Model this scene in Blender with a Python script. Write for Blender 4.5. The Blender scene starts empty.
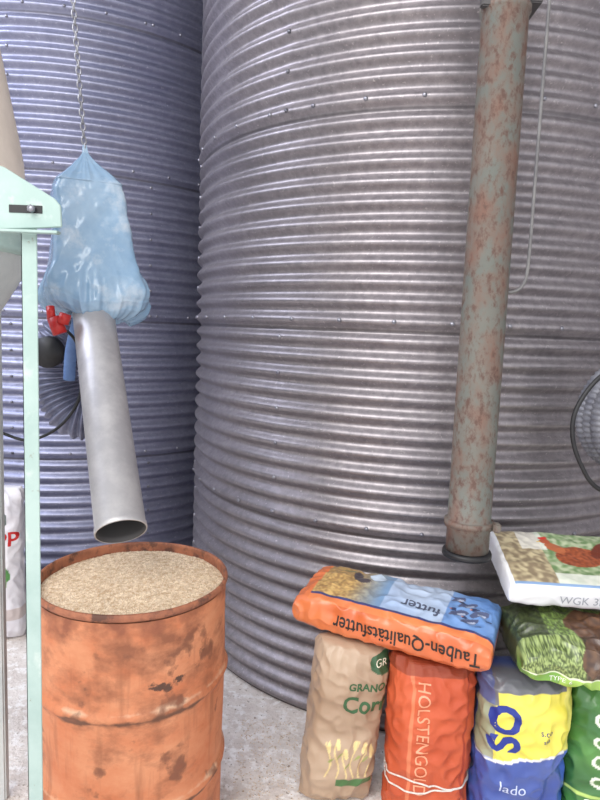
import bpy, bmesh, math, random
from mathutils import Vector, Matrix, noise
from mathutils.bvhtree import BVHTree
random.seed(7)
scene = bpy.context.scene
col = scene.collection

def lin(c):
    out=[]
    for v in c[:3]:
        v=v/255.0
        out.append(v/12.92 if v<=0.04045 else ((v+0.055)/1.055)**2.4)
    return tuple(out)
def L4(c): return (*lin(c),1.0)

# ---------------------------------------------------------------- materials
def pmat(name, c1, c2=None, scale=5, lo=.4, hi=.6, rough=.5, metal=0, bump=0, bscale=60,
         c3=None, s3=3, lo3=.6, hi3=.68, stretch=(1,1,1), spec=.5, trans=0, c4=None, s4=20, lo4=.6, hi4=.7, coat=0):
    m=bpy.data.materials.new(name); m.use_nodes=True
    nt=m.node_tree; b=nt.nodes['Principled BSDF']
    b.inputs['Roughness'].default_value=rough
    b.inputs['Metallic'].default_value=metal
    b.inputs['Specular IOR Level'].default_value=spec
    b.inputs['Coat Weight'].default_value=coat
    b.inputs['Transmission Weight'].default_value=trans
    b.inputs['Base Color'].default_value=L4(c1)
    tc=nt.nodes.new('ShaderNodeTexCoord'); mp=nt.nodes.new('ShaderNodeMapping')
    mp.inputs['Scale'].default_value=stretch
    nt.links.new(tc.outputs['Object'],mp.inputs['Vector'])
    last=None
    def layer(prev,pc,c,s,l,h):
        n=nt.nodes.new('ShaderNodeTexNoise'); n.inputs['Scale'].default_value=s; n.inputs['Detail'].default_value=8
        n.inputs['Roughness'].default_value=.65
        nt.links.new(mp.outputs['Vector'],n.inputs['Vector'])
        r=nt.nodes.new('ShaderNodeMapRange'); r.inputs['From Min'].default_value=l; r.inputs['From Max'].default_value=h
        nt.links.new(n.outputs['Fac'],r.inputs['Value'])
        mx=nt.nodes.new('ShaderNodeMix'); mx.data_type='RGBA'
        nt.links.new(r.outputs['Result'],mx.inputs[0])
        if prev is None: mx.inputs[6].default_value=L4(pc)
        else: nt.links.new(prev,mx.inputs[6])
        mx.inputs[7].default_value=L4(c)
        return mx.outputs[2]
    if c2: last=layer(last,c1,c2,scale,lo,hi)
    if c3: last=layer(last,c1,c3,s3,lo3,hi3)
    if c4: last=layer(last,c1,c4,s4,lo4,hi4)
    if last: nt.links.new(last,b.inputs['Base Color'])
    if bump:
        n=nt.nodes.new('ShaderNodeTexNoise'); n.inputs['Scale'].default_value=bscale; n.inputs['Detail'].default_value=6
        nt.links.new(mp.outputs['Vector'],n.inputs['Vector'])
        bp=nt.nodes.new('ShaderNodeBump'); bp.inputs['Strength'].default_value=bump; bp.inputs['Distance'].default_value=.01
        nt.links.new(n.outputs['Fac'],bp.inputs['Height']); nt.links.new(bp.outputs['Normal'],b.inputs['Normal'])
    return m

def paintmat(name, rough=.45, bump=.15, bscale=60, weave=False, coat=0):
    m=bpy.data.materials.new(name); m.use_nodes=True
    nt=m.node_tree; b=nt.nodes['Principled BSDF']; b.inputs['Roughness'].default_value=rough
    b.inputs['Coat Weight'].default_value=coat; b.inputs['Coat Roughness'].default_value=.2
    a=nt.nodes.new('ShaderNodeAttribute'); a.attribute_name='print'
    nt.links.new(a.outputs['Color'],b.inputs['Base Color'])
    tc=nt.nodes.new('ShaderNodeTexCoord')
    bp=nt.nodes.new('ShaderNodeBump'); bp.inputs['Strength'].default_value=bump; bp.inputs['Distance'].default_value=.008
    if weave:
        w=nt.nodes.new('ShaderNodeTexWave'); w.inputs['Scale'].default_value=90; w.bands_direction='X'
        w2=nt.nodes.new('ShaderNodeTexWave'); w2.inputs['Scale'].default_value=90; w2.bands_direction='Y'
        nt.links.new(tc.outputs['Object'],w.inputs['Vector']); nt.links.new(tc.outputs['Object'],w2.inputs['Vector'])
        ad=nt.nodes.new('ShaderNodeMath'); ad.operation='ADD'
        nt.links.new(w.outputs['Fac'],ad.inputs[0]); nt.links.new(w2.outputs['Fac'],ad.inputs[1])
        nt.links.new(ad.outputs[0],bp.inputs['Height'])
    else:
        n=nt.nodes.new('ShaderNodeTexNoise'); n.inputs['Scale'].default_value=bscale/4; n.inputs['Detail'].default_value=4
        nt.links.new(tc.outputs['Object'],n.inputs['Vector']); nt.links.new(n.outputs['Fac'],bp.inputs['Height'])
    nt.links.new(bp.outputs['Normal'],b.inputs['Normal'])
    return m

# ---------------------------------------------------------------- mesh helpers
def newmesh(name, verts, faces, mat=None, smooth=True, loc=(0,0,0)):
    me=bpy.data.meshes.new(name); me.from_pydata([tuple(v) for v in verts],[],faces); me.update()
    if smooth: me.polygons.foreach_set('use_smooth',[True]*len(me.polygons))
    o=bpy.data.objects.new(name,me); o.location=loc; col.objects.link(o)
    if mat: me.materials.append(mat)
    return o
def group(name, loc, objs):
    e=bpy.data.objects.new(name,None); e.location=loc; e.empty_display_size=.1; col.objects.link(e)
    for o in objs:
        o.parent=e; o.location=Vector(o.location)-Vector(loc)
    return e
def revolve(name, prof, segs, mat, loc=(0,0,0), wob=0, rfun=None):
    V=[];F=[]
    for r,z in prof:
        for j in range(segs):
            a=2*math.pi*j/segs; rr=r
            if rfun: rr=rfun(r,z,a)
            V.append((rr*math.cos(a),rr*math.sin(a),z))
    for i in range(len(prof)-1):
        for j in range(segs):
            k=(j+1)%segs
            F.append((i*segs+j,i*segs+k,(i+1)*segs+k,(i+1)*segs+j))
    return newmesh(name,V,F,mat,True,loc)
def sweep(name, pts, rad, segs, mat, sub=8, rfun=None, caps=True, sx=1.0):
    P=[Vector(p) for p in pts]
    if sub>1 and len(P)>2:
        Q=[]
        for i in range(len(P)-1):
            p0=P[max(i-1,0)];p1=P[i];p2=P[i+1];p3=P[min(i+2,len(P)-1)]
            for k in range(sub):
                t=k/sub
                Q.append(.5*((2*p1)+(-p0+p2)*t+(2*p0-5*p1+4*p2-p3)*t*t+(-p0+3*p1-3*p2+p3)*t**3))
        Q.append(P[-1]); P=Q
    V=[];F=[]; prev=None; s=0
    for i,p in enumerate(P):
        if i: s+=(p-P[i-1]).length
        t=(P[min(i+1,len(P)-1)]-P[max(i-1,0)]).normalized()
        if prev is None:
            up=Vector((0,0,1)) if abs(t.z)<.9 else Vector((0,1,0))
            n=(up-t*up.dot(t)).normalized()
        else: n=(prev-t*prev.dot(t)).normalized()
        prev=n; b=t.cross(n); r=rfun(s) if rfun else rad
        for j in range(segs):
            a=2*math.pi*j/segs
            V.append(p+n*r*math.cos(a)+b*r*math.sin(a))
    for i in range(len(P)-1):
        for j in range(segs):
            k=(j+1)%segs
            F.append((i*segs+j,i*segs+k,(i+1)*segs+k,(i+1)*segs+j))
    if caps:
        F.append(tuple(range(segs))[::-1]); F.append(tuple((len(P)-1)*segs+j for j in range(segs)))
    return newmesh(name,V,F,mat)
def box(name, lo, hi, mat, bev=.003):
    bm=bmesh.new(); bmesh.ops.create_cube(bm,size=1)
    for v in bm.verts:
        v.co=Vector([(lo[i]+hi[i])/2+v.co[i]*(hi[i]-lo[i]) for i in range(3)])
    if bev: bmesh.ops.bevel(bm,geom=bm.edges[:],offset=bev,segments=2,affect='EDGES')
    me=bpy.data.meshes.new(name); bm.to_mesh(me); bm.free(); me.materials.append(mat)
    o=bpy.data.objects.new(name,me); col.objects.link(o); return o
def poly_extrude(name, pts, y0, y1, mat, bev=.002):
    bm=bmesh.new(); vs=[bm.verts.new((p[0],y0,p[1])) for p in pts]; f=bm.faces.new(vs)
    r=bmesh.ops.extrude_face_region(bm,geom=[f])
    for v in [g for g in r['geom'] if isinstance(g,bmesh.types.BMVert)]: v.co.y=y1
    bmesh.ops.recalc_face_normals(bm,faces=bm.faces[:])
    if bev: bmesh.ops.bevel(bm,geom=bm.edges[:],offset=bev,segments=1,affect='EDGES')
    me=bpy.data.meshes.new(name); bm.to_mesh(me); bm.free(); me.materials.append(mat)
    o=bpy.data.objects.new(name,me); col.objects.link(o); return o

# ---------------------------------------------------------------- room
m_floor=pmat('concrete_floor',(236,229,222),(218,209,202),scale=6,rough=.85,c3=(248,245,242),s3=22,lo3=.5,hi3=.60,bump=.6,bscale=60,c4=(140,124,106),s4=60,lo4=.60,hi4=.66)
m_wall=pmat('plaster_wall',(200,200,204),(180,180,186),scale=2,rough=.9)
m_ceil=pmat('ceiling_panel',(200,200,200),(180,180,182),scale=2,rough=.9)
box('floor',(-4,-2.5,-.1),(3.6,7.2,0),m_floor,0)
box('wall_back',(-4,7.0,0),(3.6,7.2,4.6),m_wall,0)
box('wall_left',(-4.0,1.2,0),(-3.8,7.0,4.6),m_wall,0)
box('wall_right',(3.4,0,0),(3.6,7.0,4.6),m_wall,0)
box('ceiling',(-4,.9,4.6),(3.6,7.2,4.7),m_ceil,0)

# ---------------------------------------------------------------- silos
def silo_mat(name,c1,c2,c3):
    m=pmat(name,c1,c2,scale=34,lo=.38,hi=.66,rough=.45,metal=.72,c3=c3,s3=1.6,lo3=.45,hi3=.8,bump=.06,bscale=9,c4=(c1[0]+28,c1[1]+28,c1[2]+26),s4=75,lo4=.60,hi4=.7)
    nt=m.node_tree; b=nt.nodes['Principled BSDF']
    src=b.inputs['Base Color'].links[0].from_socket
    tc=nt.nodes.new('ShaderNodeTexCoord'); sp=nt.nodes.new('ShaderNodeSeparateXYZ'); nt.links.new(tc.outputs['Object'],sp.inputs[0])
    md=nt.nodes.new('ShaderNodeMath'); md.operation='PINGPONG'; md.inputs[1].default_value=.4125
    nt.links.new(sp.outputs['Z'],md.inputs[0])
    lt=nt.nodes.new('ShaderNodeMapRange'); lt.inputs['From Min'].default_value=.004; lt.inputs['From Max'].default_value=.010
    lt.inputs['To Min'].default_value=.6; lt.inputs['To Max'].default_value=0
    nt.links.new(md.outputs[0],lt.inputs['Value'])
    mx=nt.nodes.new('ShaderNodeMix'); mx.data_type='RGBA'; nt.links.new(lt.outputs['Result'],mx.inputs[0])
    nt.links.new(src,mx.inputs[6]); mx.inputs[7].default_value=L4((66,62,64)); nt.links.new(mx.outputs[2],b.inputs['Base Color'])  # seam line painted darker to deepen the thin shadow of the sheet step
    n=nt.nodes.new('ShaderNodeTexNoise'); n.inputs['Scale'].default_value=18; n.inputs['Detail'].default_value=6
    nt.links.new(tc.outputs['Object'],n.inputs['Vector'])
    r=nt.nodes.new('ShaderNodeMapRange'); r.inputs['To Min'].default_value=.33; r.inputs['To Max'].default_value=.50
    nt.links.new(n.outputs['Fac'],r.inputs['Value']); nt.links.new(r.outputs['Result'],b.inputs['Roughness'])
    return m
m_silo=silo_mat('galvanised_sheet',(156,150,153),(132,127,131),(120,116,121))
m_silo2=silo_mat('galvanised_sheet_blue_lit',(150,152,172),(134,136,157),(118,121,145))  # bluish tint painted in for the cool light on the rear silo
m_bolt=pmat('bolt_zinc',(160,160,168),(120,120,130),scale=30,rough=.4,metal=.8)
R=1.23; PITCH=.075; SH=.825; HS=4.125
def sheet_r(z,a,seed):
    k=math.floor(z/SH+1e-6); fr=z/SH-k
    off=.005*(1-fr)
    w=2*math.pi/5; ph=(a+seed+k*w*.5)%w
    off+= .003 if ph<.045 else 0
    amp=.0130
    return R+amp*math.sin(2*math.pi*z/PITCH - math.pi/2)+off
def silo(name,cx,cy,mat,seed):
    rows=int(HS/PITCH)*12; segs=200
    prof=[(0,i*HS/rows) for i in range(rows+1)]
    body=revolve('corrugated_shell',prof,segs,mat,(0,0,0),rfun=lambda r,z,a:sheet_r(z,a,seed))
    body.location=(cx,cy,0)
    roof=revolve('roof_cone',[(R+.03,HS),(R*.5,HS+.2),(.15,HS+.36),(.001,HS+.37)],64,mat,(cx,cy,0))
    V=[];F=[]
    def bolt(a,z):
        r=sheet_r(z,a,seed)-.001; c=Vector((r*math.cos(a),r*math.sin(a),z)); n=Vector((math.cos(a),math.sin(a),0))
        t=Vector((-math.sin(a),math.cos(a),0)); u=Vector((0,0,1)); b0=len(V)
        for (rr,h) in ((.009,0),(.009,.003),(.006,.007)):
            for q in range(8):
                an=q*math.pi/4; V.append(c+n*h+t*rr*math.cos(an)+u*rr*math.sin(an))
        V.append(c+n*.008)
        for l in range(2):
            for q in range(8):
                k=(q+1)%8; F.append((b0+l*8+q,b0+l*8+k,b0+l*8+8+k,b0+l*8+8+q))
        for q in range(8): F.append((b0+16+q,b0+16+(q+1)%8,b0+24))
    for k in range(1,5):
        nb=36
        for q in range(nb): bolt(2*math.pi*(q+.3*k)/nb, k*SH+PITCH*.5)
    w=2*math.pi/5
    for k in range(5):
        for q in range(6):
            a=(q*w-seed-k*w*.5+.022)
            for z in range(0,11,2): bolt(a,k*SH+PITCH*(z+.5)+.0)
    bo=newmesh('bolts',V,F,m_bolt,True,(cx,cy,0))
    return group(name,(cx,cy,0),[body,roof,bo])
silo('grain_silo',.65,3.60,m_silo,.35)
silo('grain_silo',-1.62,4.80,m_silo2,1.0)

# ---------------------------------------------------------------- oil drum
m_drum=pmat('faded_orange_paint',(184,106,68),(204,140,102),scale=5,lo=.35,hi=.68,rough=.65,c3=(136,82,56),s3=6,lo3=.49,hi3=.67,bump=.3,bscale=16,c4=(84,56,44),s4=5.5,lo4=.625,hi4=.66,stretch=(1,1,1.5))
def add_wear(m):
    nt=m.node_tree; b=nt.nodes['Principled BSDF']; src=b.inputs['Base Color'].links[0].from_socket
    tc=nt.nodes.new('ShaderNodeTexCoord'); sp=nt.nodes.new('ShaderNodeSeparateXYZ'); nt.links.new(tc.outputs['Object'],sp.inputs[0])
    n=nt.nodes.new('ShaderNodeTexNoise'); n.inputs['Scale'].default_value=11; n.inputs['Detail'].default_value=8; nt.links.new(tc.outputs['Object'],n.inputs['Vector'])
    mp=nt.nodes.new('ShaderNodeMapping'); mp.inputs['Scale'].default_value=(1,1,.12); nt.links.new(tc.outputs['Object'],mp.inputs['Vector'])
    n2=nt.nodes.new('ShaderNodeTexNoise'); n2.inputs['Scale'].default_value=26; n2.inputs['Detail'].default_value=6; nt.links.new(mp.outputs['Vector'],n2.inputs['Vector'])
    r2=nt.nodes.new('ShaderNodeMapRange'); r2.inputs['From Min'].default_value=.55; r2.inputs['From Max'].default_value=.72; r2.inputs['To Max'].default_value=.6
    nt.links.new(n2.outputs['Fac'],r2.inputs['Value'])
    mx=nt.nodes.new('ShaderNodeMix'); mx.data_type='RGBA'; nt.links.new(r2.outputs['Result'],mx.inputs[0]); nt.links.new(src,mx.inputs[6]); mx.inputs[7].default_value=L4((130,78,52)); src=mx.outputs[2]
    def band(zc,wd,lo,hi,c,src,off):
        s=nt.nodes.new('ShaderNodeMath'); s.operation='SUBTRACT'; s.inputs[1].default_value=zc; nt.links.new(sp.outputs['Z'],s.inputs[0])
        a=nt.nodes.new('ShaderNodeMath'); a.operation='ABSOLUTE'; nt.links.new(s.outputs[0],a.inputs[0])
        r=nt.nodes.new('ShaderNodeMapRange'); r.inputs['From Min'].default_value=0; r.inputs['From Max'].default_value=wd
        r.inputs['To Min'].default_value=.22; r.inputs['To Max'].default_value=0; nt.links.new(a.outputs[0],r.inputs['Value'])
        ad=nt.nodes.new('ShaderNodeMath'); ad.operation='ADD'; nt.links.new(r.outputs['Result'],ad.inputs[0]); nt.links.new(n.outputs['Fac'],ad.inputs[1])
        q=nt.nodes.new('ShaderNodeMapRange'); q.inputs['From Min'].default_value=lo; q.inputs['From Max'].default_value=hi; nt.links.new(ad.outputs[0],q.inputs['Value'])
        mx=nt.nodes.new('ShaderNodeMix'); mx.data_type='RGBA'; nt.links.new(q.outputs['Result'],mx.inputs[0]); nt.links.new(src,mx.inputs[6]); mx.inputs[7].default_value=L4(c)
        return mx.outputs[2]
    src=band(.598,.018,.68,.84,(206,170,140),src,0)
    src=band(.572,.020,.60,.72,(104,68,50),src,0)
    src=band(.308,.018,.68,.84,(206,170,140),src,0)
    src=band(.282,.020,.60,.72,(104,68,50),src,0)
    src=band(.85,.07,.60,.76,(134,78,54),src,0)
    nt.links.new(src,b.inputs['Base Color'])
add_wear(m_drum)
m_rim=pmat('rusty_rim',(136,84,62),(170,108,78),scale=14,rough=.7,c3=(92,60,48),s3=20,lo3=.50,hi3=.62,bump=.3,bscale=60)
DX,DY=-.492,1.838
prof=[(.0,.012),(.27,.012),(.28,.0),(.287,.004),(.287,.02)]
N=90
def hoop(z):
    r=.2825
    for zc,h,wd in ((.295,.011,.014),(.585,.011,.014)):
        r+=h*math.exp(-((z-zc)/wd)**2)
    for zc in (.77,.80,.83): r+=.0015*math.exp(-((z-zc)/.007)**2)
    return r
for i in range(N+1):
    z=.02+(.855-.02)*i/N; prof.append((hoop(z),z))
def dent(r,z,a):
    if r<.05: return r
    return r+.005*noise.noise(Vector((math.cos(a)*1.6,math.sin(a)*1.6,z*4)))
drum=revolve('drum_body',prof,128,m_drum,(DX,DY,0),rfun=dent)
rimp=[(.282,.858),(.286,.861),(.288,.868),(.2875,.875),(.285,.879),(.280,.880),(.277,.876),(.276,.870),(.276,.80),(.275,.70)]
rim=revolve('rolled_rim',rimp,128,m_rim,(DX,DY,0),rfun=lambda r,z,a:r+.002*noise.noise(Vector((math.cos(a)*2,math.sin(a)*2,z))))
m_grain=pmat('grain',(222,202,176),(192,168,140),scale=90,lo=.4,hi=.6,rough=.85,c3=(238,224,204),s3=140,lo3=.58,hi3=.64,bump=.4,bscale=150)
def gh(x,y):
    r=math.hypot(x,y)/.275
    return .853+.034*math.exp(-((x-.03)**2+(y-.05)**2)/.022)-.008*max(0,r-.8)/.2+.004*noise.noise(Vector((x*12,y*12,0)))
V=[(0,0,gh(0,0))];F=[]
rr=60;sg=120
for i in range(1,rr+1):
    for j in range(sg):
        a=2*math.pi*j/sg; x=.2765*i/rr*math.cos(a); y=.2765*i/rr*math.sin(a); V.append((x,y,gh(x,y)))
for j in range(sg): F.append((0,1+j,1+(j+1)%sg))
for i in range(rr-1):
    for j in range(sg):
        k=(j+1)%sg; F.append((1+i*sg+j,1+(i+1)*sg+j,1+(i+1)*sg+k,1+i*sg+k))
gs=newmesh('grain_heap',V,F,m_grain,True,(DX,DY,0))
def kernels(name,pts,mat,ln=.0042,loc=(0,0,0)):
    V=[];F=[]
    for p in pts:
        p=Vector(p); a=random.random()*6.28; t=random.uniform(-.4,.4)
        d=Vector((math.cos(a)*math.cos(t),math.sin(a)*math.cos(t),math.sin(t))); s=Vector((-math.sin(a),math.cos(a),0)); u=d.cross(s)
        l=ln*random.uniform(.8,1.2); w=l*.45; b=len(V)
        V+= [p+d*l,p-d*l,p+s*w,p-s*w,p+u*w,p-u*w]
        for q in ((0,2,4),(0,4,3),(0,3,5),(0,5,2),(1,4,2),(1,3,4),(1,5,3),(1,2,5)): F.append(tuple(b+k for k in q))
    return newmesh(name,V,F,mat,True,loc)
pts=[]
for i in range(9000):
    a=random.random()*6.283; r=.272*math.sqrt(random.random()); x=r*math.cos(a);y=r*math.sin(a); pts.append((x,y,gh(x,y)+.0008))
m_k=pmat('kernel',(240,222,196),(194,166,134),scale=70,lo=.42,hi=.58,rough=.7)
gk=kernels('grain_kernels',pts,m_k,.0040,loc=(DX,DY,0))
group('oil_drum',(DX,DY,0),[drum,rim,gs,gk])
pts=[]
for i in range(900):
    x=random.uniform(-.19,.05);y=random.uniform(1.45,2.45)
    pts.append((x,y,.002))
kernels('spilled_grain',pts,m_k,.004)

# ---------------------------------------------------------------- hanging spout
m_galv=pmat('spout_steel',(196,194,194),(178,176,178),scale=10,rough=.42,metal=.55,bump=.05,bscale=20)
m_dark=pmat('pipe_inside',(84,82,82),rough=.6,metal=.3)
T=Vector((-.757,2.25,1.688)); B=Vector((-.492,1.70,1.058)); ax=(B-T).normalized(); T2=T-ax*.12
up=Vector((0,0,1)); n=(up-ax*up.dot(ax)).normalized(); b=ax.cross(n)
V=[];F=[]; seg=64; Ln=(B-T2).length
rows=[(.071,0),(.071,Ln*.5),(.071,Ln-.02),(.073,Ln-.016),(.0735,Ln-.004),(.073,Ln),(.0695,Ln),(.069,Ln-.02),(.069,0)]
for r,s in rows:
    for j in range(seg):
        a=2*math.pi*j/seg; V.append(T2+ax*s+n*r*math.cos(a)+b*r*math.sin(a))
for i in range(len(rows)-1):
    for j in range(seg):
        k=(j+1)%seg; F.append((i*seg+j,i*seg+k,(i+1)*seg+k,(i+1)*seg+j))
tube=newmesh('spout_tube',V,F,m_galv); tube.data.materials.append(m_dark)
for p in tube.data.polygons:
    if p.index>=seg*6: p.material_index=1
m_mot=pmat('motor_housing',(120,130,140),(100,110,120),scale=8,rough=.5)
mot=sweep('auger_motor',[(-.79,2.30,1.72),(-.79,2.30,2.05)],.075,24,m_mot,sub=1)
# blue bag
m_bag=pmat('blue_polythene',(136,170,200),(156,184,208),scale=5,rough=.22,bump=.3,bscale=16,coat=.5,c3=(196,210,222),s3=7,lo3=.54,hi3=.72)
m_bag.node_tree.nodes['Principled BSDF'].inputs['Alpha'].default_value=.84
keys=[(.00,.010,.010),(.025,.014,.014),(.045,.026,.024),(.09,.062,.058),(.14,.108,.100),(.17,.118,.106),(.26,.122,.110),(.36,.134,.120),(.44,.150,.132),(.50,.168,.144),(.545,.176,.150),(.575,.160,.138),(.60,.128,.118),(.612,.10,.10),(.59,.085,.085)]
V=[];F=[];seg=260;rowsN=200
def kint(t):
    f=t*(len(keys)-1); i=min(int(f),len(keys)-2); g=f-i
    return [keys[i][q]*(1-g)+keys[i+1][q]*g for q in range(3)]
def ridge(q): return 1-2*abs(noise.noise(q))
TH=.42
for i in range(rowsN+1):
    d,rx,ry=kint(i/rowsN)
    for j in range(seg):
        a=2*math.pi*j/seg; ex=10 if d<.42 else 10-7*min(1,(d-.42)/.12)
        c=math.cos(a);s=math.sin(a)
        k=(abs(c)**ex+abs(s)**ex)**(-1/ex)
        x=rx*k*c;y=ry*k*s
        x,y=x*math.cos(TH)-y*math.sin(TH),x*math.sin(TH)+y*math.cos(TH)
        q=Vector((x*5,y*5,d*4)); w=min(1,rx/.1)
        q2=Vector((x*8+4+d*4,y*8,d*6+d*x*26)); q3=Vector((x*15+d*9,y*15,d*13-x*9))
        e=ridge(q*.9)*.009*w+ridge(q2)*.006*w+ridge(q3)*.0030*w+ridge(q3*2.0)*.0012*w
        fold=max(0,min(1.4,(d-.42)/.12))
        if fold: e+=.012*ridge(Vector((math.cos(a)*3,math.sin(a)*3,d*2)))*fold+.010*ridge(Vector((math.cos(a)*7,math.sin(a)*7,d*3)))*fold
        if d<.14: e+=.006*ridge(Vector((math.cos(a)*3,math.sin(a)*3,1)))*w
        f=1+(e-.009)/max(rx,.02)*.9
        zz=2.268-d + (.03*noise.noise(Vector((math.cos(a)*2.4,math.sin(a)*2.4,5)))*min(1,fold)) - (.012*max(0,math.cos(a))*min(1,fold))
        V.append((-.803+.038*min(1,d/.5)+x*f,2.30+y*f,zz))
for i in range(rowsN):
    for j in range(seg):
        k=(j+1)%seg; F.append((i*seg+j,(i+1)*seg+j,(i+1)*seg+k,i*seg+k))
F.append(tuple(range(seg)))
bag=newmesh('plastic_cover',V,F,m_bag)
# chain
m_ch=pmat('chain_steel',(170,170,174),(130,130,134),scale=40,rough=.4,metal=.6)
V=[];F=[]
p0=Vector((-.803,2.30,2.25)); p1=Vector((-.99,2.30,4.6)); dr=(p1-p0).normalized(); Lc=(p1-p0).length
nl=int(Lc/.0235)
for i in range(nl):
    c=p0+dr*(i+.5)*Lc/nl
    s=Vector((1,0,0)) if i%2 else Vector((0,1,0))
    s=Matrix.Rotation(.6,3,'Z')@s; s=(s-dr*s.dot(dr)).normalized(); u=dr.cross(s); b0=len(V)
    for a_ in range(14):
        a=2*math.pi*a_/14; cc=c+dr*(.0155*math.cos(a))+s*(.008*math.sin(a)); out=(dr*math.cos(a)+s*math.sin(a)).normalized()
        for q in range(6):
            an=q*math.pi/3; V.append(cc+out*.0025*math.cos(an)+u*.0025*math.sin(an))
    for a_ in range(14):
        for q in range(6):
            F.append((b0+a_*6+q,b0+((a_+1)%14)*6+q,b0+((a_+1)%14)*6+(q+1)%6,b0+a_*6+(q+1)%6))
chain=newmesh('hanging_chain',V,F,m_ch)
m_duct=pmat('flexible_duct',(120,123,144),(96,99,120),scale=15,rough=.4,metal=.3)
m_hose=pmat('grey_hose',(130,131,138),(104,105,114),scale=15,rough=.45,metal=.2)
m_bp=pmat('blue_pipe',(104,134,182),(84,114,164),scale=12,rough=.45)
m_blk=pmat('black_rubber',(24,24,27),(34,34,36),scale=20,rough=.5)
duct=sweep('ribbed_duct',[(-.84,2.56,1.75),(-.93,2.58,1.66),(-1.00,2.58,1.56),(-1.02,2.58,1.45),(-1.005,2.57,1.35),(-.95,2.56,1.26),(-.88,2.57,1.24)],.08,32,m_duct,sub=30,rfun=lambda s:.088+.008*math.sin(s*2*math.pi/.024))
dm=sweep('duct_mouth_dark',[(-1.01,2.50,1.52),(-1.015,2.462,1.515)],.062,28,m_blk,sub=1)  # black disc added in place of the duct's dark opening
bpipe=sweep('inlet_pipe',[(-.885,2.36,1.42),(-.87,2.35,1.55),(-.81,2.33,1.75)],.022,24,m_bp,sub=8)
cab=sweep('motor_cable',[(-1.15,2.1,1.30),(-1.05,2.15,1.246),(-.946,2.15,1.223),(-.839,2.16,1.279),(-.785,2.2,1.39),(-.80,2.22,1.55),(-.82,2.17,1.61)],.0055,10,m_blk,sub=10)
m_red=pmat('red_plastic',(190,40,36),(170,30,30),scale=20,rough=.4)
c1=sweep('plug_body',[(-.825,2.12,1.60),(-.845,2.12,1.655)],.024,20,m_red,sub=1)
c2=sweep('plug_collar',[(-.812,2.11,1.635),(-.802,2.11,1.668)],.019,20,m_red,sub=1)
c3=sweep('plug_lid',[(-.85,2.11,1.65),(-.858,2.12,1.69)],.014,12,m_red,sub=1)
group('hanging_grain_spout',(-.76,2.25,1.7),[tube,mot,bag,chain,duct,dm,bpipe,cab,c1,c2,c3])

# ---------------------------------------------------------------- machine left
m_mint=pmat('mint_paint',(164,184,178),(152,174,168),scale=7,rough=.55,c3=(184,196,190),s3=12,lo3=.58,hi3=.7,c4=(120,110,94),s4=30,lo4=.65,hi4=.71)
m_cream=pmat('cream_enamel',(224,212,200),(208,196,184),scale=4,rough=.5)
m_grey=pmat('grey_enamel',(190,194,192),(170,176,176),scale=5,rough=.5)
MX,MY=-1.0,1.65
cone=revolve('upper_hopper',[(.02,3.0),(.08,2.95),(.10,2.8),(.193,2.34),(.235,2.12),(.245,2.06),(.25,1.98),(.25,1.965)],64,m_cream,(MX,MY,0))
ringm=revolve('mint_flange',[(.25,1.965),(.25,1.90),(.252,1.86),(.252,1.83),(.262,1.83),(.262,1.815),(.25,1.812)],64,m_mint,(MX,MY,0))
low=revolve('lower_funnel',[(.25,1.812),(.245,1.77),(.18,1.66),(.09,1.45),(.075,1.40),(.075,1.0),(.001,1.0)],64,m_grey,(MX,MY,0))
brk=poly_extrude('bracket_plate',[(-1.25,1.99),(-.675,1.972),(-.635,1.960),(-.53,1.900),(-.517,1.885),(-.515,1.842),(-.56,1.838),(-.66,1.832),(-1.25,1.82)],1.335,1.341,m_mint)
brl=box('bracket_lip',(-1.25,1.315,1.826),(-.517,1.336,1.832),m_mint,.001)
slot=box('bracket_slot',(-.625,1.3335,1.868),(-.555,1.3360,1.884),m_blk,.0005)
bt1=sweep('bracket_bolt',[(-.575,1.336,1.876),(-.575,1.322,1.876)],.008,6,m_bolt,sub=1)
leg=box('leg_1',(-.604,1.341,0),(-.570,1.344,1.87),m_mint,.001)
lega=box('leg_1_flange',(-.604,1.341,0),(-.601,1.37,1.87),m_mint,.001)
leg2=box('leg_2',(-1.30,1.33,0),(-1.26,1.37,1.86),m_mint,.006)
leg3=box('leg_3',(-1.30,1.98,0),(-1.26,2.02,1.86),m_grey,.006)
leg4=box('leg_4',(-.985,1.95,0),(-.955,1.98,1.86),m_grey,.005)
bs=box('top_frame',(-1.30,1.34,1.80),(-1.26,2.02,1.86),m_mint,.004)
bs2=box('rear_frame',(-1.30,1.94,1.80),(-.95,1.98,1.86),m_mint,.004)
bs3=box('motor_shelf',(-1.30,1.50,.96),(-.96,2.0,1.0),m_mint,.004)
group('grain_cleaning_machine',(MX,MY,0),[cone,ringm,low,brk,brl,slot,bt1,leg,lega,leg2,leg3,leg4,bs,bs2,bs3])

# ---------------------------------------------------------------- rusty pipe right
m_rp=pmat('rusty_teal_pipe',(96,104,99),(110,108,101),scale=6,lo=.35,hi=.6,rough=.65,metal=.1,c3=(116,88,76),s3=13,lo3=.42,hi3=.64,c4=(90,68,60),s4=52,lo4=.50,hi4=.66,bump=.15,bscale=30,stretch=(1,1,.6))
PX,PY=.604,2.10
q=.0735
p=[(.066,.905),(q,.905),(q,.98)]
p+=[(q+.006,.985),(q+.0065,1.0),(q+.006,1.005),(q,1.008),(q,1.2),(q,2.66),(q+.006,2.665),(q+.006,2.68),(q,2.685),(q,4.6)]
pb=revolve('pipe_body',p,64,m_rp,(PX,PY,0))
fl=revolve('outlet_flange',[(.001,.902),(.082,.902),(.0845,.896),(.0845,.884),(.0,.884)],64,m_blk,(PX,PY,0))
cl=revolve('clamp_band',[(q,.992),(q+.011,.994),(q+.011,1.012),(q,1.014)],64,m_rp,(PX,PY,0))
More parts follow.
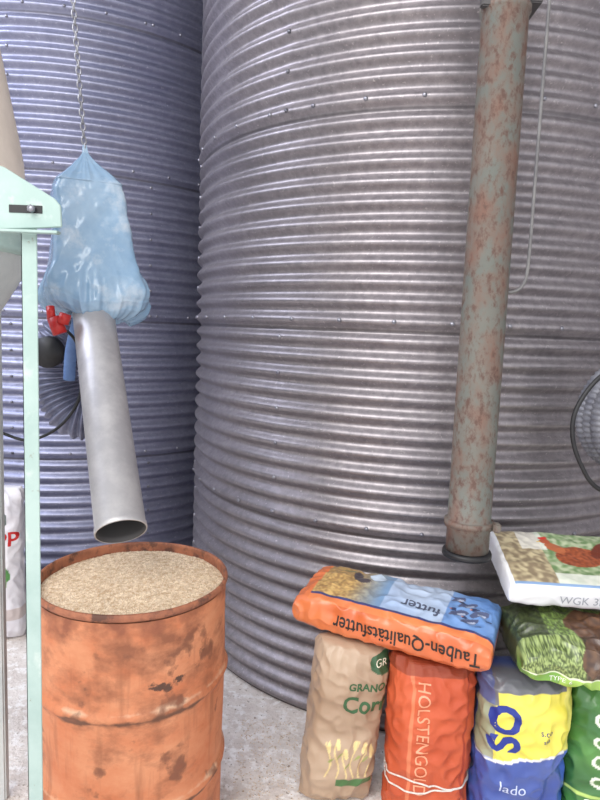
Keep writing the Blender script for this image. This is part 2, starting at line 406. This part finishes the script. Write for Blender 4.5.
lug=box('clamp_lug',(PX+.066,PY-.07,.988),(PX+.092,PY-.04,1.018),m_rp,.004)
br=box('pipe_bracket',(PX+.05,PY-.01,2.70),(PX+.115,PY+.20,2.72),m_dark,.004)
lug2=box('bracket_lug',(PX-.088,PY-.05,2.665),(PX-.055,PY-.02,2.70),m_dark,.004)
group('grain_downpipe',(PX,PY,.9),[pb,fl,cl,lug,br,lug2])
m_rod=pmat('conduit_grey',(140,138,136),(120,118,118),scale=12,rough=.5,metal=.3)
sr=sweep('conduit_rod',[(.815,2.31,4.0),(.815,2.31,3.0),(.815,2.31,2.4),(.815,2.31,2.0),(.812,2.31,1.88),(.80,2.31,1.838),(.775,2.31,1.815),(.74,2.32,1.808),(.71,2.375,1.806)],.0062,12,m_rod,sub=8)
hp=[]
HX=1.245
for i in range(0,3*24+1):
    a=2*math.pi*i/24; hp.append((HX+.19*math.cos(a),2.12+.06*i/24,1.38+.19*math.sin(a)))
h1=sweep('ribbed_hose',hp,.03,16,m_hose,sub=10,rfun=lambda s:.036+.003*math.sin(s*2*math.pi/.018))
hk=sweep('hook',[(HX,2.52,1.58),(HX,2.3,1.53),(HX,2.06,1.53),(HX,2.05,1.60)],.007,8,m_dark,sub=6)
hc=sweep('black_cable',[(HX,2.05,1.62),(1.10,2.04,1.60),(.98,2.03,1.53),(.915,2.03,1.43),(.905,2.03,1.34),(.94,2.03,1.24),(1.02,2.04,1.15),(1.2,2.06,1.12)],.0075,10,m_blk,sub=10)
group('coiled_hose',(HX,2.15,1.36),[h1,hk,hc])

# ---------------------------------------------------------------- sacks
def inE(x,y,cx,cy,rx,ry,rot=0):
    dx=x-cx;dy=y-cy;c=math.cos(rot);s=math.sin(rot)
    u=(dx*c+dy*s)/rx;v=(-dx*s+dy*c)/ry
    return u*u+v*v<1
def nz(x,y,s=10,o=0): return noise.noise(Vector((x*s+o,y*s-o,o*1.7)))
def mixc(a,b,t):
    t=max(0,min(1,t)); return tuple(a[i]*(1-t)+b[i]*t for i in range(3))
def sack(name,Ln,W,Th,M,loc,cf,mat,n=3.5,pe=5,amp=.006,seed=0,pinch=.04,slump=0,NU=300,NV=150,round_w=.06,endcrease=1.0,crumple=.5):
    V=[];C=[];F=[]
    for i in range(NV+1):
        t=-1+2*i/NV; s=.55*t+.45*math.sin(math.pi/2*t)
        e=max(0,1-abs(s)**pe)**.5
        ht=Th/2*(e*(1-pinch)+pinch)
        hw=W/2*(1-round_w*abs(s)**5)*(1-slump*s)
        ht*= (1-slump*s)
        x=Ln/2*s
        for j in range(NU):
            a=2*math.pi*j/NU;c=math.cos(a);sn=math.sin(a)
            k=(abs(c)**n+abs(sn)**n)**(-1/n); y=hw*k*c; z=ht*k*sn
            cc=cf(x,y,z,hw,ht,s)
            q=Vector((x,y,z))+Vector((seed*3.1,seed*1.7,seed))
            d=amp*(noise.noise(q*6)+.6*(1-2*abs(noise.noise(q*11)))+.3*noise.noise(q*25)+crumple*(1-2*abs(noise.noise(q*19)))-.7)
            d+=amp*endcrease*abs(s)**4*(1-2*abs(noise.noise(Vector((x*5,y*26,z*26+seed)))))
            if e<.35: d*=.35+e
            dn=Vector((0,c*k,sn*k)).normalized()
            V.append((x+ .4*amp*noise.noise(q*9)*(1 if abs(s)>.95 else 0),y+dn.y*d,z+dn.z*d)); C.append(cc)
    for i in range(NV):
        for j in range(NU):
            k=(j+1)%NU; F.append((i*NU+j,i*NU+k,(i+1)*NU+k,(i+1)*NU+j))
    F.append(tuple(range(NU))[::-1]); F.append(tuple(NV*NU+j for j in range(NU)))
    o=newmesh(name,V,F,mat)
    at=o.data.color_attributes.new('print','FLOAT_COLOR','POINT')
    buf=[]
    for c in C: buf+= [*lin(c),1.0]
    at.data.foreach_set('color',buf)
    bm=bmesh.new(); bm.from_mesh(o.data); bmesh.ops.recalc_face_normals(bm,faces=bm.faces[:]); bm.to_mesh(o.data)
    bvh=BVHTree.FromBMesh(bm); bm.free()
    mw=M.to_4x4(); mw.translation=Vector(loc); o.matrix_world=mw
    return o,bvh
def lettering(par,bvh,txt,size,O,r,u,nrm,colr,name='printed_lettering',bold=.0,sxs=1.0):
    cu=bpy.data.curves.new('t','FONT'); cu.body=txt; cu.size=size; cu.resolution_u=3; cu.align_x='CENTER'; cu.align_y='CENTER'; cu.offset=bold
    to=bpy.data.objects.new('t',cu); col.objects.link(to)
    dg=bpy.context.evaluated_depsgraph_get(); me=bpy.data.meshes.new_from_object(to.evaluated_get(dg))
    bpy.data.objects.remove(to); bpy.data.curves.remove(cu)
    bm=bmesh.new(); bm.from_mesh(me); bmesh.ops.triangulate(bm,faces=bm.faces[:])
    for _ in range(5):
        es=[e for e in bm.edges if e.calc_length()>.008]
        if not es: break
        bmesh.ops.subdivide_edges(bm,edges=es,cuts=1); bmesh.ops.triangulate(bm,faces=bm.faces[:])
    O=Vector(O);r=Vector(r);u=Vector(u);nn=Vector(nrm); bad=[]
    for v in bm.verts:
        P=O+r*v.co.x*sxs+u*v.co.y
        h=bvh.ray_cast(P+nn*.6,-nn)
        if h[0] is None: bad.append(v)
        else:
            v.co=h[0]+nn*.0016
    bmesh.ops.delete(bm,geom=bad,context='VERTS')
    bm.to_mesh(me); bm.free(); me.name=name; me.materials.clear()
    key='ink_%d_%d_%d'%colr
    m=bpy.data.materials.get(key) or pmat(key,colr,rough=.5)
    me.materials.append(m)
    o=bpy.data.objects.new(name,me); col.objects.link(o); o.parent=par
    return o
m_pap=paintmat('printed_plastic',.34,.25,60,coat=.25)
m_kraft=paintmat('kraft_paper',.5,.35,60,coat=.25)
m_wov=paintmat('woven_polypropylene',.5,.25,60,weave=True)
STAND=Matrix(((0,-1,0),(0,0,-1),(1,0,0)))
def stand(rz=0,lean=0,side=0): return Matrix.Rotation(rz,3,'Z')@Matrix.Rotation(side,3,'Y')@Matrix.Rotation(lean,3,'X')@STAND
def lie(rz,tilt=0,side=0): return Matrix.Rotation(rz,3,'Z')@Matrix.Rotation(tilt,3,'X')@Matrix.Rotation(side,3,'Y')
RX=(0,-1,0);UX=(1,0,0);NZ=(0,0,1)

def cf_kraft(x,y,z,hw,ht,s):
    c=mixc((184,160,136),(160,134,110),.5+nz(x,y,5,3)); X=-y
    if z>0:
        if inE(X,x,.105,.24,.055,.035): c=(56,92,62)
        if x<-.03 and x>-.17:
            for k in range(6):
                cx=-.055+.030*k; top=-.06+.02*math.sin(k*2.3)
                if abs(X-cx-.01*math.sin(x*40+k))<.003 and x<top+.02: c=(216,196,140)
                if inE(X,x,cx,top,.007,.022,.2*math.sin(k)): c=(232,212,150)
                if inE(X,x,cx+.010,top-.045,.014,.0035,.9): c=(150,160,90)
        if -.20<x<-.175 and -.02<X<.115: c=(70,110,60)
    return c
o,b_=sack('kraft_paper_feed_sack',.575,.245,.20,stand(.08,0,.07),(.196,2.06,.294),cf_kraft,m_kraft,n=3,pe=6,amp=.009,seed=1,pinch=.25,slump=.01,crumple=1.1)
lettering(o,b_,'GR',.034,(.24,-.095,0),RX,UX,NZ,(236,232,210))
lettering(o,b_,'Corn',.078,(.10,-.055,0),RX,UX,NZ,(54,92,56),bold=.002)
lettering(o,b_,'GRANO',.036,(.165,-.05,0),RX,UX,NZ,(54,92,56),bold=.001)

def cf_or(x,y,z,hw,ht,s):
    c=mixc((206,96,58),(188,80,46),.5+nz(x,y,8,1)); X=-y
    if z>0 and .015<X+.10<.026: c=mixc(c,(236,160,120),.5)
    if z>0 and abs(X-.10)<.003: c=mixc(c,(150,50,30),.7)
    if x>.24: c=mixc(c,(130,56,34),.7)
    return c
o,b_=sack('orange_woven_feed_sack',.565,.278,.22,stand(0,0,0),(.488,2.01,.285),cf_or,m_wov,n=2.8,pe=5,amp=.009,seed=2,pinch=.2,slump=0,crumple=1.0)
lettering(o,b_,'HOLSTENGOLD',.058,(.03,.045,0),(-1,0,0),(0,-1,0),NZ,(230,158,124),bold=.0,sxs=.95)
m_str=pmat('white_string',(225,220,212),(200,195,188),scale=60,rough=.8)
def ringstr(par,bv,x0,amp=.006,name='tie_string'):
    V=[]
    for j in range(61):
        a=2*math.pi*j/60; d=Vector((0,math.cos(a),math.sin(a)))
        O=Vector((x0+amp*math.sin(a*2),0,0)); h=bv.ray_cast(O+d*.6,-d)
        if h[0] is not None: V.append(h[0]+d*.002)
    s=sweep(name,V,.003,8,m_str,sub=1); s.parent=par
ringstr(o,b_,-.13,.012); ringstr(o,b_,-.150,-.008)

def cf_yb(x,y,z,hw,ht,s):
    X=-y; yel=(226,212,76); blu=(54,76,152)
    bd=.020+.02*math.sin((X+.03)*12)
    c=yel if x>bd else blu
    if abs(x-bd)<.005: c=(230,230,230)
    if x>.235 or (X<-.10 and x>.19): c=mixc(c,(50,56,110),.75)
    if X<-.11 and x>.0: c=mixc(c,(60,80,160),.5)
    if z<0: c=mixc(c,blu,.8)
    if X>.115: c=mixc(yel,(235,230,150),.4) if x>bd else (58,90,184)
    return mixc(c,(255,255,255),.06+.08*nz(x,y,10,2))
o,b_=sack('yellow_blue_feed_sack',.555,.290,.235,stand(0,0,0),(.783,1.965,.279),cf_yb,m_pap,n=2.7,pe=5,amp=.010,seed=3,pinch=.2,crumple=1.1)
lettering(o,b_,'SO',.125,(.120,.080,0),(1,0,0),(0,1,0),NZ,(34,52,140),bold=.004)
lettering(o,b_,'lado',.05,(-.08,.05,0),RX,UX,NZ,(200,210,235))
lettering(o,b_,'s.co',.026,(.12,-.045,0),RX,UX,NZ,(40,50,120))
lettering(o,b_,'ssa',.022,(.095,-.045,0),RX,UX,NZ,(40,50,120))
lettering(o,b_,'25 kg',.045,(-.19,.02,0),RX,UX,NZ,(230,230,235))

def cf_gr(x,y,z,hw,ht,s):
    X=-y; c=mixc((88,142,72),(56,106,54),.5+1.2*nz(x,y,9,4))
    if z>0:
        if x<-.12: c=(62,120,56)
        for k,xx in enumerate((.17,.10,.03,-.04)):
            if inE(X,x,-.08,xx,.025,.022): c=(225,232,215)
            if inE(X,x,-.08,xx,.015,.013): c=(90,130,70)
        if abs(x+.09)<.006: c=(190,220,120)
        if X>-.03 and x>-.0: c=mixc(c,(150,170,90),.5)
    return c
o,b_=sack('green_feed_sack',.53,.32,.23,stand(.0,0,0),(1.095,1.965,.266),cf_gr,m_pap,n=2.8,pe=5,amp=.009,seed=4,pinch=.2,crumple=.9)
lettering(o,b_,'20 kg',.055,(-.125,.06,0),RX,UX,NZ,(240,244,236),bold=.002)

def cf_pig(x,y,z,hw,ht,s):
    ora=(218,124,76)
    side = y < -hw*.90
    if side or x<-.29 or z<-ht*.5: 
        return mixc(ora,(202,102,58),.5+nz(x,z,8,2))
    b=y/hw
    if b<-.72: return mixc(ora,(228,134,78),.5+nz(x,y,8,2))
    if b<-.66: return (60,64,110)
    if x<-.04:
        c=mixc((212,176,112),(160,124,78),.5+1.3*nz(x,y,90,1))
        if b>.35: c=mixc(c,(150,120,80),.5)
        if x>-.17: c=mixc(c,(120,150,184),min(1,(x+.17)/.12))
        if inE(x,y,-.17,.07,.018,.04,.3) or inE(x,y,-.145,.04,.03,.014,.2): c=(74,66,70)
        if inE(x,y,-.22,.10,.03,.012,.1): c=(90,110,70)
        if inE(x,y,-.10,.09,.03,.03): c=(200,214,230)
        return c
    if x<.17:
        c=mixc((160,180,210),(186,200,220),.5+nz(x,y,6,7)); return c
    c=mixc((92,132,190),(124,158,206),.5+nz(x,y,8,9))
    for (cx,cy,r) in ((.215,-.02,.026),(.255,-.05,.024),(.235,.04,.026),(.28,.0,.026),(.20,.07,.02)):
        if inE(x,y,cx,cy,r*1.35,r*.6,.6): c=(84,92,122)
        if inE(x,y,cx-.8*r,cy+.6*r,r*.38,r*.34): c=(54,64,96)
        if inE(x,y,cx+.3*r,cy-.1*r,r*.6,r*.25,.6): c=(180,190,212)
        if inE(x,y,cx-1.15*r,cy+.65*r,r*.16,r*.1): c=(220,130,70)
        if inE(x,y,cx+1.3*r,cy-.9*r,r*.5,r*.15,.6): c=(50,58,90)
    return c
ang=math.radians(-24)
o,b_=sack('pigeon_feed_sack',.685,.31,.135,lie(ang,.08,.03),(.374,2.105,.659),cf_pig,m_pap,n=4,pe=9,amp=.0075,seed=5,pinch=.35,round_w=.05,NU=380,NV=190,crumple=1.0)
lettering(o,b_,'Tauben-Qualitätsfutter',.070,(.065,0,.0),(-1,0,0),(0,0,-1),(0,-1,0),(40,32,30),bold=.0008,sxs=.76)
lettering(o,b_,'futter',.065,(.09,-.045,0),(-1,0,0),(0,-1,0),NZ,(80,86,106),bold=.001,sxs=.9)

def cf_br(x,y,z,hw,ht,s):
    side=y<-hw*.55
    dk=mixc((56,50,38),(92,78,56),.5+1.3*nz(x*3,(z if side else y),60,2))
    if side:
        c=dk
        if x<-.10: c=mixc((74,88,48),(160,178,110),.5+1.5*nz(x*2.5,z+x,120,8))
        if inE(x,z,-.03,.035,.085,.055,.1): c=mixc((110,82,60),(72,52,42),.5+nz(x,z,60,3))
        if inE(x,z,.14,.04,.06,.05,.1): c=mixc((124,94,70),(84,62,48),.5+nz(x,z,60,3))
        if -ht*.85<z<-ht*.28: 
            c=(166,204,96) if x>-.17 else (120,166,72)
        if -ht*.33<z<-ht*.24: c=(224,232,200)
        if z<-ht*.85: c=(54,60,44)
    else:
        c=mixc((70,84,48),(130,154,84),.5+1.4*nz(x*2,y,110,5))
        if inE(x,y,-.03,-.03,.10,.09,.4): c=mixc((112,80,58),(78,56,44),.5+nz(x,y,60,3))
        if inE(x,y,.06,.04,.05,.04): c=mixc((140,100,72),(110,80,60),.5+nz(x,y,60,3))
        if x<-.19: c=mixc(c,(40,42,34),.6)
    return c
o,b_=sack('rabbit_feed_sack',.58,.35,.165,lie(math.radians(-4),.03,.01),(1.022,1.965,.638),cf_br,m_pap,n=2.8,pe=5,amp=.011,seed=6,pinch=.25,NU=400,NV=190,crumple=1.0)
lettering(o,b_,'TYPE 6',.022,(-.17,0,-.038),(1,0,0),(0,0,1),(0,-1,0),(240,240,230))
lettering(o,b_,'Kaninchen',.035,(.03,0,-.042),(1,0,0),(0,0,1),(0,-1,0),(70,100,40),bold=.001)

def cf_ck(x,y,z,hw,ht,s):
    if y<-hw*.93 or x<-.295: return mixc((236,236,238),(222,223,228),.5+nz(x,z,7,2))
    b=y/hw
    if b<-.88: return (130,158,194)
    c=mixc((110,138,92),(184,194,160),.5+1.2*nz(x,y,60,5))
    if x<-.15: c=mixc((200,186,150),(140,124,100),.5+1.3*nz(x,y,60,2))
    if x>-.22 and x<-.13 and b>.2: c=mixc(c,(235,235,230),.7)
    if inE(x,y,-.03,.0,.085,.062,.25): c=mixc((176,96,62),(130,66,44),.5+1.3*nz(x,y,80,3))
    if inE(x,y,.060,.05,.055,.026,.9): c=(110,54,40)
    if inE(x,y,-.100,.050,.040,.026,-.9): c=(180,104,68)
    if inE(x,y,-.125,.088,.020,.017): c=(174,88,58)
    if inE(x,y,-.128,.110,.016,.009): c=(200,48,40)
    if inE(x,y,-.148,.086,.009,.005): c=(220,180,90)
    if inE(x,y,.15,.03,.06,.05,.2): c=mixc((150,84,56),(96,54,40),.5+nz(x,y,80,3))
    if b<-.6 and x>-.15: c=mixc(c,(228,228,220),.8)
    return c
o,b_=sack('chicken_feed_sack',.62,.36,.100,lie(math.radians(-3),.22,.01),(1.040,2.130,.835),cf_ck,m_pap,n=5,pe=12,amp=.0050,seed=7,pinch=.6,round_w=.02,NU=400,NV=190)
lettering(o,b_,'WGK 3M',.040,(-.07,0,-.005),(1,0,0),(0,0,1),(0,-1,0),(160,164,172))

def cf_wh(x,y,z,hw,ht,s):
    X=-y; c=mixc((240,238,240),(226,224,230),.5+nz(x,y,5,6))
    if z>0:
        if inE(X,x,.10,-.08,.04,.05) : c=(110,160,90)
        if inE(X,x,.13,-.03,.02,.04,.4): c=(80,140,70)
        if -.28<x<-.22: c=mixc(c,(190,170,160),.6)
    return c
o,b_=sack('white_feed_sack',.80,.40,.22,stand(.15,0,0),(-1.585,3.05,.40),cf_wh,m_pap,n=2.8,pe=5,amp=.01,seed=8,pinch=.12)
lettering(o,b_,'Top',.10,(.17,-.11,0),RX,UX,NZ,(200,40,40),bold=.002)

# ---------------------------------------------------------------- light, camera
w=bpy.data.worlds.new('sky_light'); scene.world=w; w.use_nodes=True
nt=w.node_tree; bg=nt.nodes['Background']
bg.inputs[0].default_value=(.96,.965,1.0,1); bg.inputs[1].default_value=1.45
def area(name,loc,target,size,energy,color,sy=None):
    l=bpy.data.lights.new(name,'AREA'); l.energy=energy; l.color=color; l.size=size
    if sy: l.shape='RECTANGLE'; l.size_y=sy
    o=bpy.data.objects.new(name,l); o.location=loc; o.rotation_euler=(Vector(target)-Vector(loc)).to_track_quat('-Z','Y').to_euler(); col.objects.link(o)
area('doorway_daylight',(-1.6,-1.2,4.3),(.2,2.4,.3),3.2,200,(1,.98,.95))
area('added_blue_fill',(-3.2,2.4,4.1),(-.6,3.4,1.0),1.8,90,(.78,.83,1.0))  # added bluish lamp for the cool cast at left, no known skylight
cam=bpy.data.cameras.new('camera'); co=bpy.data.objects.new('camera',cam); col.objects.link(co)
cam.sensor_fit='VERTICAL'; cam.sensor_height=36; cam.lens=27.9; cam.clip_start=.05
co.matrix_world=Matrix.Translation((0,0,1.65))@Matrix.Rotation(math.radians(83.4),4,'X')@Matrix.Rotation(math.radians(2.2),4,'Z')
scene.camera=co
scene.view_settings.view_transform='Standard'
scene.view_settings.exposure=0
